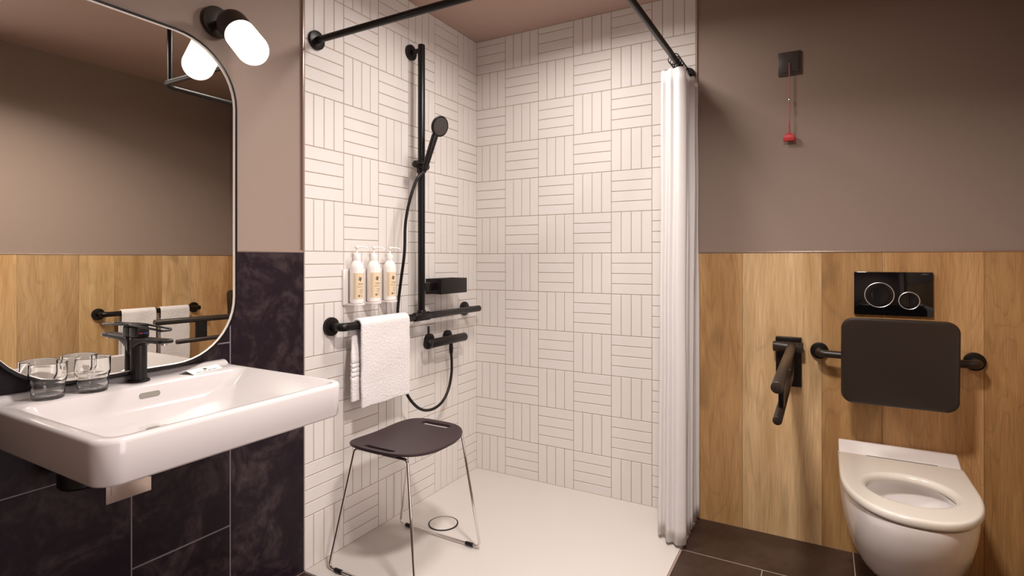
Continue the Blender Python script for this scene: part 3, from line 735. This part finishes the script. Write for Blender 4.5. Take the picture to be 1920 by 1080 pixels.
# towel draped over a bar; along = axis of the bar
def drape(name, axis_o, along, outd, length, rb, front, back, mat, thick=0.009, bands=True, seed=0, flare=0.0, parent=None):
    o = Vector(axis_o); al = Vector(along); od = Vector(outd); prof = []
    R0 = rb+thick/2+0.001
    nb, nc, nf = 70, 12, 40
    for k in range(nb): prof.append((-R0, -back*(1-k/nb), 'b', 1-k/nb))
    for k in range(nc+1):
        a = pi-pi*k/nc; prof.append((R0*cos(a), R0*sin(a), 'c', 0))
    for k in range(1, nf+1): prof.append((R0, -front*k/nf, 'f', k/nf))
    bm = BM(); NW = 30; G = []
    for i in range(NW+1):
        s = i/NW; row = []
        for (px, pz, kind, t) in prof:
            d = 0.0
            if bands and kind == 'b':
                for c in (0.50, 0.56, 0.62, 0.68): d += -0.006*math.exp(-((t-c)/0.013)**2)
            nz = mnoise.noise(Vector((s*3+seed, pz*9, px*20+seed)))*0.004
            fold = 0.003*sin(s*7+seed+pz*5)*t
            e = 0.004*mnoise.noise(Vector((pz*14, seed, s > 0.5)))*(1 if kind != 'c' else 0.3)
            ww = length*(1+flare*t); bs = 0.0
            if kind == 'b' and bands:
                q = min(1, t/0.5); q = q*q*(3-2*q); px = px+(R0-0.017+R0)*0.75*q; bs = -0.030*q
            p = o+al*(bs+(s-0.5)*ww+e*(s-0.5)*2)+od*(px+d+nz+fold)+Z*(pz+(mnoise.noise(Vector((s*4, seed, 3)))*0.006*t if kind != 'c' else 0))
            row.append(bm.verts.new(p))
        G.append(row)
    for i in range(NW):
        for j in range(len(prof)-1): bm.faces.new((G[i][j], G[i+1][j], G[i+1][j+1], G[i][j+1]))
    ob = obj(name, bm, mat, parent, ang=80, origin=o if parent is None else None, recalc=False)
    md = ob.modifiers.new('thick', 'SOLIDIFY'); md.thickness = thick; md.offset = 0
    sb = ob.modifiers.new('sub', 'SUBSURF'); sb.levels = 1; sb.render_levels = 2
    tx = bpy.data.textures.get('terry') or bpy.data.textures.new('terry', 'CLOUDS'); tx.noise_scale = 0.006; tx.noise_depth = 1
    dp = ob.modifiers.new('terry', 'DISPLACE'); dp.texture = tx; dp.strength = 0.0022; dp.mid_level = 0.5; dp.texture_coords = 'LOCAL'
    return ob
tag(drape('towel', (GX, -0.832, GZ), Y, X, 0.290, 0.0165, 0.330, 0.300, M['towel'], thick=0.012, seed=2.3), 'white terry towel hanging over the shower grab rail', 'towel')

# pump bottles in white holders
bcol = [(-0.950, 'leftmost'), (-0.853, 'middle'), (-0.755, 'rightmost')]
y0 = bcol[0][0]
hol = thing('bottle_holder', 'white wall holder of the leftmost pump bottle on the shower tiles', 'bottle holder', (0, y0, 0.985), 'white bottle holders on the shower wall')
b = BM(); add_box(b, 0.0022, 0.012, y0-0.040, y0+0.030, 0.985, 1.130, 0.002)
obj('back_plate', b, M['holder'], hol)
b = BM(); loft(b, [[Vector((q, c, z)) for q, c in rrect(0.043, y0, 0.033, 0.030, [0.028, .003, .003, 0.028], 8)] for z in (0.985, 0.992)])
obj('base_shelf', b, M['holder'], hol)
pb = thing('pump_bottle', 'white pump bottle with cream label on the shower wall, leftmost of three', 'pump bottle', (0.044, y0, 0.992), 'pump bottles on the shower wall')
bx = 0.044; r = 0.0275
b = BM(); add_lathe(b, [(0, 0), (r-0.003, 0), (r, 0.003), (r, 0.142), (r-0.002, 0.152), (r-0.007, 0.162), (0.0155, 0.170), (0.0135, 0.172), (0.0135, 0.176), (0, 0.176)], (bx, y0, 0.9925), seg=40)
obj('bottle_body', b, M['bottle'], pb)
b = BM(); add_lathe(b, [(0, 0.1765), (0.0145, 0.1765), (0.0145, 0.190), (0.012, 0.198), (0.006, 0.201), (0.0045, 0.202), (0.0045, 0.221), (0.008, 0.222), (0.009, 0.227), (0.008, 0.231), (0, 0.232)], (bx, y0, 0.9925), seg=28)
add_tube(b, path_round([(bx, y0, 1.2195), (bx+0.022, y0+0.026, 1.2195), (bx+0.030, y0+0.034, 1.2120)], 0.004, 4), [0.0036]+[0.0024]*6, 10)
obj('pump', b, M['bottle'], pb)
def wrap(bm, a0, a1, z0, z1, rr, n, mi):
    vs = []
    for k in range(n+1):
        a = a0+(a1-a0)*k/n; vs.append((bm.verts.new((bx+rr*cos(a), y0+rr*sin(a), z0)), bm.verts.new((bx+rr*cos(a), y0+rr*sin(a), z1))))
    for A, B in zip(vs, vs[1:]): bm.faces.new((A[0], B[0], B[1], A[1])).material_index = mi
b = BM(); zb = 0.9925
wrap(b, -1.35, 1.75, zb+0.018, zb+0.122, r+0.0004, 28, 0)
rl = r+0.0008; _w = wrap
def wrap(bm, a0, a1, *k): _w(bm, a0-0.42, a1-0.42, *k)
# floral emblem: a cluster of petals, then lines of lettering and a small square mark
for k in range(9):
    a = k*2*pi/9; rad = 0.006 if k % 2 else 0.0035
    ca, ch = 0.15+rad*cos(a)/r, zb+0.098+rad*1.3*sin(a); wrap(b, ca-0.07, ca+0.07, ch-0.0017, ch+0.0017, rl, 2, 1)
wrap(b, 0.11, 0.19, zb+0.089, zb+0.100, rl, 2, 1)
for z_, a0_, a1_, st in ((0.0785, -0.12, 0.62, 0.07), (0.0745, -0.12, 0.62, 0.05), (0.0655, -0.25, 0.55, 0.09), (0.055, 0.05, 0.6, 0.06), (0.048, 0.05, 0.6, 0.05), (0.0415, 0.05, 0.5, 0.07), (0.033, -0.1, 0.5, 0.06), (0.027, 0.1, 0.55, 0.05)):
    a = a0_
    while a < a1_:
        ln = st*random.uniform(0.6, 1.2); wrap(b, a, a+ln, zb+z_, zb+z_+0.0018, rl, 2, 1); a += ln+0.03
wrap(b, -0.12, 0.06, zb+0.026, zb+0.033, rl, 3, 1)
wrap(b, -0.62, -0.60, zb+0.022, zb+0.118, rl, 1, 1)
obj('label', b, [M['label'], M['ink']], pb, 'cream label with dark emblem and lettering')
for yy, nm in bcol[1:]:
    dup(hol, (0, yy-y0, 0), f'white wall holder of the {nm} pump bottle on the shower tiles')
    dup(pb, (0, yy-y0, 0), f'white pump bottle with cream label on the shower wall, {nm} of three')

# ================================================================== SHOWER STOOL
st = thing('shower_stool', 'shower stool with dark seat and chrome wire legs on the tray', 'stool', (0.285, -0.92, 0.004))
b = BM(); SCX, SCY = 0.288, -0.914
HX, HY = 0.176, 0.206
def seat_outline(a):
    # rounded ends with slightly straighter front and rear sides
    ca, sa = cos(a), sin(a); k = 3.6 if ca < 0 else 2.9
    return HX*math.copysign(abs(ca)**(2/k), ca), HY*math.copysign(abs(sa)**(2/k), sa)
def seat_z(x, y): return 0.468+0.020*(y/HY)**2*1.0-0.004*(1-(x/HX)**2)
NA = 72; rows_ = []
outl = [seat_outline(2*pi*k/NA) for k in range(NA)]
# two grip slots near the short ends, cut as holes by building the seat from a grid
GN, GM = 56, 68; T = 0.011
def inside(x, y):
    if abs(x) >= HX or abs(y) >= HY: return False
    return (abs(x)/HX)**2.5+(abs(y)/HY)**3.2 <= 1.0
def inslot(x, y):
    for sy in (-1, 1):
        yc = sy*(HY-0.036-0.10*(x*x))
        if abs(x) <= 0.066 and abs(y-yc) < 0.0085*sqrt(max(0, 1-(x/0.066)**6)): return True
    return False
# polar-mapped grid: disc -> seat, then boolean slots
tb = BM(); top = []; 
NRR = 14
for i in range(NRR+1):
    f = i/NRR; ring = []
    for k in range(NA):
        x, y = outl[k][0]*f, outl[k][1]*f; ring.append((x, y))
    top.append(ring)
def ringv(f, zoff, ins=0.0):
    out = []
    for x, y in outl:
        L2 = sqrt(x*x+y*y); s = f*(1-ins/L2); X_, Y_ = x*s, y*s
        out.append(Vector((SCX+X_, SCY+Y_, seat_z(X_, Y_)+zoff)))
    return out
rs = [ringv(i/NRR, -T/2) for i in range(1, NRR)]+[ringv(1, -T/2, 0.005), ringv(1, -T*0.40, 0.0015), ringv(1, 0, 0.0), ringv(1, T*0.40, 0.0015), ringv(1, T/2, 0.005)]+[ringv(i/NRR, T/2) for i in range(NRR-1, 0, -1)]
loft(tb, rs, True, True)
bmesh.ops.recalc_face_normals(tb, faces=tb.faces[:])
seat = obj('seat', tb, M['stoolseat'], st, 'dark brown plastic seat with two grip slots', ang=50)
cb_ = BM()
for sy in (-1, 1):
    rg = []
    for zz in (0.42, 0.54):
        ring = []
        for a_, c_2 in rrect(0, 0, 0.072, 0.0135, 0.0125, 6): ring.append(Vector((SCX+a_, SCY+sy*(HY-0.034-1.2*a_*a_)+c_2, zz)))
        rg.append(ring)
    loft(cb_, rg)
bmesh.ops.recalc_face_normals(cb_, faces=cb_.faces[:])
cut_me = bpy.data.meshes.new('cut'); bmesh.ops.translate(cb_, verts=cb_.verts[:], vec=-ORG[st.name]); cb_.to_mesh(cut_me); cb_.free()
cut = bpy.data.objects.new('cut', cut_me); col.objects.link(cut); cut.parent = st
bo = seat.modifiers.new('slots', 'BOOLEAN'); bo.operation = 'DIFFERENCE'; bo.object = cut; bo.solver = 'EXACT'
bpy.context.view_layer.update()
dg = bpy.context.evaluated_depsgraph_get(); nm = bpy.data.meshes.new_from_object(seat.evaluated_get(dg))
seat.modifiers.clear(); seat.data = nm; smooth(nm, 50)
bpy.data.objects.remove(cut)
# sled legs: far and near wire frames
def sled(yf, ys, x0f, x1f, x0s, x1s):
    zf = 0.0095+0.004
    pts = [(SCX, ys, 0.461), (x0s+0.012, ys, 0.462), (x0f, yf, zf), (x1f, yf, zf), (x1s-0.012, ys, 0.462), (SCX+0.01, ys, 0.461)]
    return path_round(pts, 0.018, 6)
for yf, ys in ((-1.122, SCY-HY+0.045), (-0.722, SCY+HY-0.035)):
    b = BM(); add_tube(b, sled(yf, ys, 0.075, 0.492, 0.150, 0.428), 0.0052, 14); fr0 = obj('leg_frame', b, M['chrome'], st, 'chrome wire leg frame')
    for xx in (0.125, 0.440):
        b = BM(); add_tube(b, [(xx-0.018, yf, 0.0128), (xx+0.018, yf, 0.0128)], 0.0078, 14, bev=0.001); obj('foot_glide', b, M['blackp'], fr0, 'black foot glide')

# ================================================================== TOILET
TCX = 1.932
toi = thing('toilet', 'white wall-hung toilet without lid, mounted on the oak boards', 'toilet', (TCX, 0, 0.1))
def dshape(hw, yb, yt, z, p=2.35, n=64, cx=None):
    """closed D outline: straight back at yb, rounded nose at yt (negative y)"""
    cx = TCX if cx is None else cx; out = []; ym = yb-0.38*(yb-yt)      # where the nose curve starts
    for k in range(n+1):
        a = pi*k/n; c, s = cos(a), sin(a)
        out.append(Vector((cx+hw*math.copysign(abs(c)**(2/p), c), ym-(ym-yt)*abs(s)**(2/p), z)))
    m = 10
    left = [Vector((cx-hw*(1-0.0*k/m), ym+(yb-ym)*k/m, z)) for k in range(1, m+1)]
    back = [Vector((cx-hw+2*hw*k/m, yb, z)) for k in range(1, m+1)]
    right = [Vector((cx+hw, yb+(ym-yb)*k/m, z)) for k in range(1, m)]
    return out+left+back+right
def ellipse_like(ref, cx, cy, rx, ry, z):
    """ring with as many points as ref, angles matched to ref"""
    out = []
    for v in ref:
        a = math.atan2((v.y-cy)/ry, (v.x-cx)/rx); out.append(Vector((cx+rx*cos(a), cy+ry*sin(a), z)))
    return out
b = BM(); YW = -0.0005
lv = [(0.396, 0.1895, -0.641), (0.385, 0.1900, -0.642), (0.36, 0.1895, -0.639), (0.32, 0.1865, -0.629), (0.27, 0.179, -0.607), (0.22, 0.168, -0.574), (0.17, 0.151, -0.525), (0.13, 0.134, -0.470), (0.10, 0.118, -0.405), (0.085, 0.104, -0.35), (0.08, 0.092, -0.31)]
outer = [dshape(hw, YW, yt, z, 2.3) for z, hw, yt in lv][::-1]
topr = dshape(0.182, YW, -0.628, 0.398, 2.3)
hc_ = (TCX, -0.395)
inner = [ellipse_like(topr, hc_[0], hc_[1], 0.118, 0.150, 0.397), ellipse_like(topr, hc_[0], hc_[1], 0.128, 0.160, 0.375), ellipse_like(topr, hc_[0], hc_[1]+0.005, 0.122, 0.150, 0.34),
         ellipse_like(topr, hc_[0], hc_[1]+0.01, 0.105, 0.125, 0.29), ellipse_like(topr, hc_[0], hc_[1]+0.03, 0.075, 0.085, 0.235), ellipse_like(topr, hc_[0], hc_[1]+0.04, 0.050, 0.055, 0.205), ellipse_like(topr, hc_[0], hc_[1]+0.04, 0.04, 0.045, 0.17)]
loft(b, outer+[topr]+inner, True, True)
obj('bowl', b, M['wc'], toi, ang=60)
# raised back shelf of the ceramic, sloping up to the wall
b = BM(); hw = 0.190
sec = [(YW, 0.385), (YW, 0.446), (-0.006, 0.449), (-0.014, 0.447), (-0.075, 0.426), (-0.098, 0.417), (-0.10, 0.385)]
rg = []
for x in (TCX-hw+0.002, TCX-hw+0.006, TCX+hw-0.006, TCX+hw-0.002):
    dz = 0.003 if abs(x-TCX) > hw-0.004 else 0
    rg.append([Vector((x, yy, zz-dz if zz > 0.39 else zz)) for yy, zz in sec])
loft(b, rg, True, True); obj('rear_shelf', b, M['wc'], toi, ang=25)
# seat ring
b = BM()
def so(z, ins): return dshape(0.192-ins, -0.104-ins*0.5, -0.645+ins, z, 2.3)
ref = so(0.42, 0)
hx, hyy = 0.117, 0.128; hcx, hcy = TCX, -0.402
def si(z, gx_): return ellipse_like(ref, hcx, hcy, hx+gx_, hyy+gx_, z)
rg = [si(0.402, 0.004), so(0.402, 0.006), so(0.404, 0.002), so(0.408, 0.0), so(0.418, 0.0), so(0.4235, 0.0015), so(0.4268, 0.0045), so(0.428, 0.009), so(0.4281, 0.013), si(0.4281, 0.020), si(0.428, 0.016), si(0.4255, 0.007), si(0.420, 0.003), si(0.413, 0.0), si(0.406, 0.001), si(0.402, 0.004)]
loft(b, rg, False, False); obj('toilet_seat', b, M['seatw'], toi, 'white ring-shaped toilet seat', ang=60)
b = BM(); add_box(b, TCX-0.100, TCX+0.115, -0.1130, -0.1095, 0.4262, 0.4290); obj('hinge_gap', b, M['blackp'], toi, 'thin black hinge slot')
b = BM(); rr = ellipse_like(topr, hc_[0], hc_[1]+0.04, 0.052, 0.058, 0.208); b.faces.new([b.verts.new(v) for v in rr]); obj('flush_water', b, M['water'], toi, 'standing water', recalc=False)

# flush plate
fp = thing('flush_plate', 'glossy black dual flush plate with two chrome-ringed round buttons', 'flush plate', (1.923, 0, 0.953))
b = BM(); add_box(b, 1.797, 2.049, -0.014, -0.0005, 0.953, 1.1205, 0.002); obj('plate', b, M['glossblack'], fp)
for (bx_, bz_, rr_) in ((1.880, 1.031, 0.0475), (1.975, 1.012, 0.0325)):
    b = BM(); add_lathe(b, [(0, 0), (rr_, 0), (rr_, 0.002), (rr_-0.004, 0.0035), (rr_*0.55, 0.001), (0, 0.0)], (bx_, -0.0142, bz_), -Y, 56); bt = obj('button', b, M['glossblack'], fp, 'round glossy black button')
    b = BM(); ring = [(bx_+rr_*cos(2*pi*k/64), -0.0162, bz_+rr_*sin(2*pi*k/64)) for k in range(64)]
    add_tube(b, ring, 0.0016, 8, closed=True); obj('button_ring', b, M['ringm'], bt, 'thin chrome ring')
cu = bpy.data.curves.new('brand', 'FONT'); cu.body = 'GEBERIT'; cu.size = 0.0062; cu.extrude = 0.0001
to = bpy.data.objects.new('txt', cu); col.objects.link(to); bpy.context.view_layer.update()
tm = bpy.data.meshes.new_from_object(to.evaluated_get(bpy.context.evaluated_depsgraph_get())); bpy.data.objects.remove(to)
tm.transform(Matrix.Translation((2.012, -0.0142, 1.111)) @ Matrix.Rotation(pi/2, 4, 'X')); tbm = BM(); tbm.from_mesh(tm)
obj('lettering', tbm, M['greytext'], fp, 'small grey lettering')

# backrest over the toilet
bk = thing('padded_back_support', 'dark brown padded backrest on black tube arms above the toilet', 'backrest', (1.925, 0, 0.795))
b = BM()
def pad(y, ins): return [Vector((a, y+(c-0.79)*-0.06, c)) for a, c in rrect(1.926, 0.792, 0.177-ins, 0.160-ins, 0.040-ins*0.5, 10)]
loft(b, [pad(-0.142, 0.008), pad(-0.144, 0.002), pad(-0.150, 0.0), pad(-0.163, 0.0), pad(-0.168, 0.002), pad(-0.170, 0.006), pad(-0.1705, 0.012)])
obj('cushion', b, M['cushion'], bk, 'dark square cushion with rounded corners', ang=40)
for sx, xf in ((-1, 1.677), (1, 2.170)):
    b = BM(); add_tube(b, path_round([(xf, -0.008, 0.797), (xf, -0.075, 0.797), (1.925+sx*0.12, -0.085, 0.795), (1.925+sx*0.105, -0.140, 0.795)], 0.02, 8), 0.0145, 24); obj('tube_arm', b, M['bronze'], bk)
    b = BM(); flange(b, (xf, -0.0005, 0.797), -Y, 0.033, 0.014); obj('wall_flange', b, M['black'], bk)

# fold-down support rail
fr_ = thing('folding_grab_rail', 'dark folding support rail reaching out from the wall left of the toilet', 'grab rail', (1.565, 0, 0.64))
b = BM(); add_box(b, 1.517, 1.613, -0.016, -0.0005, 0.640, 0.846, 0.002); add_box(b, 1.517, 1.613, -0.034, -0.016, 0.822, 0.846, 0.003); obj('wall_plate', b, M['black'], fr_)
b = BM(); add_tube(b, [(1.508, -0.040, 0.808), (1.620, -0.040, 0.808)], 0.021, 28, bev=0.002)
hinge = obj('hinge', b, M['bronze'], fr_)
b = BM(); add_tube(b, [(1.578, -0.045, 0.812), (1.582, -0.930, 0.822)], 0.0165, 28, bev=0.002); obj('upper_tube', b, M['bronze'], fr_)
b = BM(); add_tube(b, path_round([(1.572, -0.040, 0.795), (1.575, -0.060, 0.700), (1.575, -0.815, 0.702)], 0.03, 8), 0.0130, 24, bev=0.0015); obj('lower_tube', b, M['bronze'], fr_)
b = BM(); add_box(b, 1.5705, 1.5855, -0.705, -0.640, 0.704, 0.812, 0.002); obj('connector', b, M['black'], fr_)

# emergency pull cord
al = thing('emergency_pull_cord', 'square dark switch with red emergency pull cord on the painted wall', 'pull cord', (1.567, 0.008, 1.942))
b = BM(); add_box(b, 1.525, 1.610, -0.001, 0.0075, 1.943, 2.041, 0.002); add_box(b, 1.5325, 1.6025, -0.004, -0.001, 1.953, 2.0325, 0.001); obj('switch_plate', b, M['alarm'], al)
b = BM(); add_lathe(b, disc_prof(0.0022, 0.002, 0.0005), (1.567, -0.004, 1.996), -Y, 12); obj('cord_hole', b, M['glossblack'], al, 'small black cord outlet')
b = BM(); add_tube(b, path_round([(1.567, -0.004, 1.996), (1.5675, -0.012, 1.975), (1.567, -0.012, 1.838)], 0.008, 5), 0.0017, 8); add_tube(b, [(1.5655, -0.012, 1.822), (1.567, -0.013, 1.77), (1.567, -0.013, 1.745)], 0.0012, 8)
add_tube(b, [(1.5695, -0.012, 1.838), (1.570, -0.012, 1.795), (1.5705, -0.012, 1.787)], 0.0010, 8)
obj('cord', b, M['redcord'], al, 'thin red cord')
b = BM(); add_tube(b, [(1.567, -0.012, 1.842), (1.567, -0.012, 1.826)], 0.0038, 12, bev=0.001); obj('cord_clip', b, M['chrome'], al, 'small metal cord clip')
# handle: small trapezoid grip with two feet
b = BM()
add_tube(b, [(1.567, -0.013, 1.748), (1.567, -0.013, 1.700)], 0.0020, 8)
rg = []
for z, hw_, hd_ in ((1.6985, 0.006, 0.004), (1.694, 0.009, 0.005), (1.690, 0.0175, 0.007), (1.683, 0.0215, 0.0075), (1.670, 0.0225, 0.0075), (1.664, 0.0185, 0.006)):
    rg.append([Vector((1.567+a, -0.013+c, z)) for a, c in rrect(0, 0, hw_, hd_, min(0.0035, hd_*0.8), 4)])
loft(b, rg)
for sx in (-1, 1): add_tube(b, [(1.567+sx*0.018, -0.013, 1.672), (1.567+sx*0.0225, -0.013, 1.6600)], 0.0022, 8)
grip = obj('pull_grip', b, M['red'], al, 'red plastic pull grip')

# ================================================================== RIGHT WALL (seen in the mirror)
tr = thing('towel_rail', 'black horizontal towel rail on the oak boards, seen in the mirror', 'towel rail', (ROOM_W, -0.57, 0.825))
tx, tz = ROOM_W-0.062, 0.826
b = BM(); add_tube(b, path_round([(ROOM_W-0.008, -0.872, tz), (tx, -0.872, tz), (tx, -0.262, tz)], 0.018, 8), 0.0160, 24, bev=0.003); obj('rail', b, M['black'], tr)
for yy in (-0.872, -0.275):
    b = BM(); flange(b, (ROOM_W-0.0005, yy, tz), -X, 0.036, 0.013)
    if yy > -0.5: add_tube(b, [(ROOM_W-0.01, yy, tz), (tx, yy, tz)], 0.0145, 20)
    obj('wall_flange', b, M['black'], tr)
t1 = tag(drape('hand_towel', (tx, -0.672, tz), Y, -X, 0.205, 0.0160, 0.310, 0.30, M['towel'], thick=0.009, bands=False, seed=5.1),
         'white hand towel on the towel rail, seen in the mirror behind the tap lever', 'towel', 'white hand towels on the towel rail')
t2 = tag(drape('hand_towel', (tx, -0.445, tz), Y, -X, 0.190, 0.0160, 0.345, 0.31, M['towel'], thick=0.009, bands=False, seed=8.7),
         'longer white hand towel on the towel rail, seen in the mirror behind the tube ends', 'towel', 'white hand towels on the towel rail')
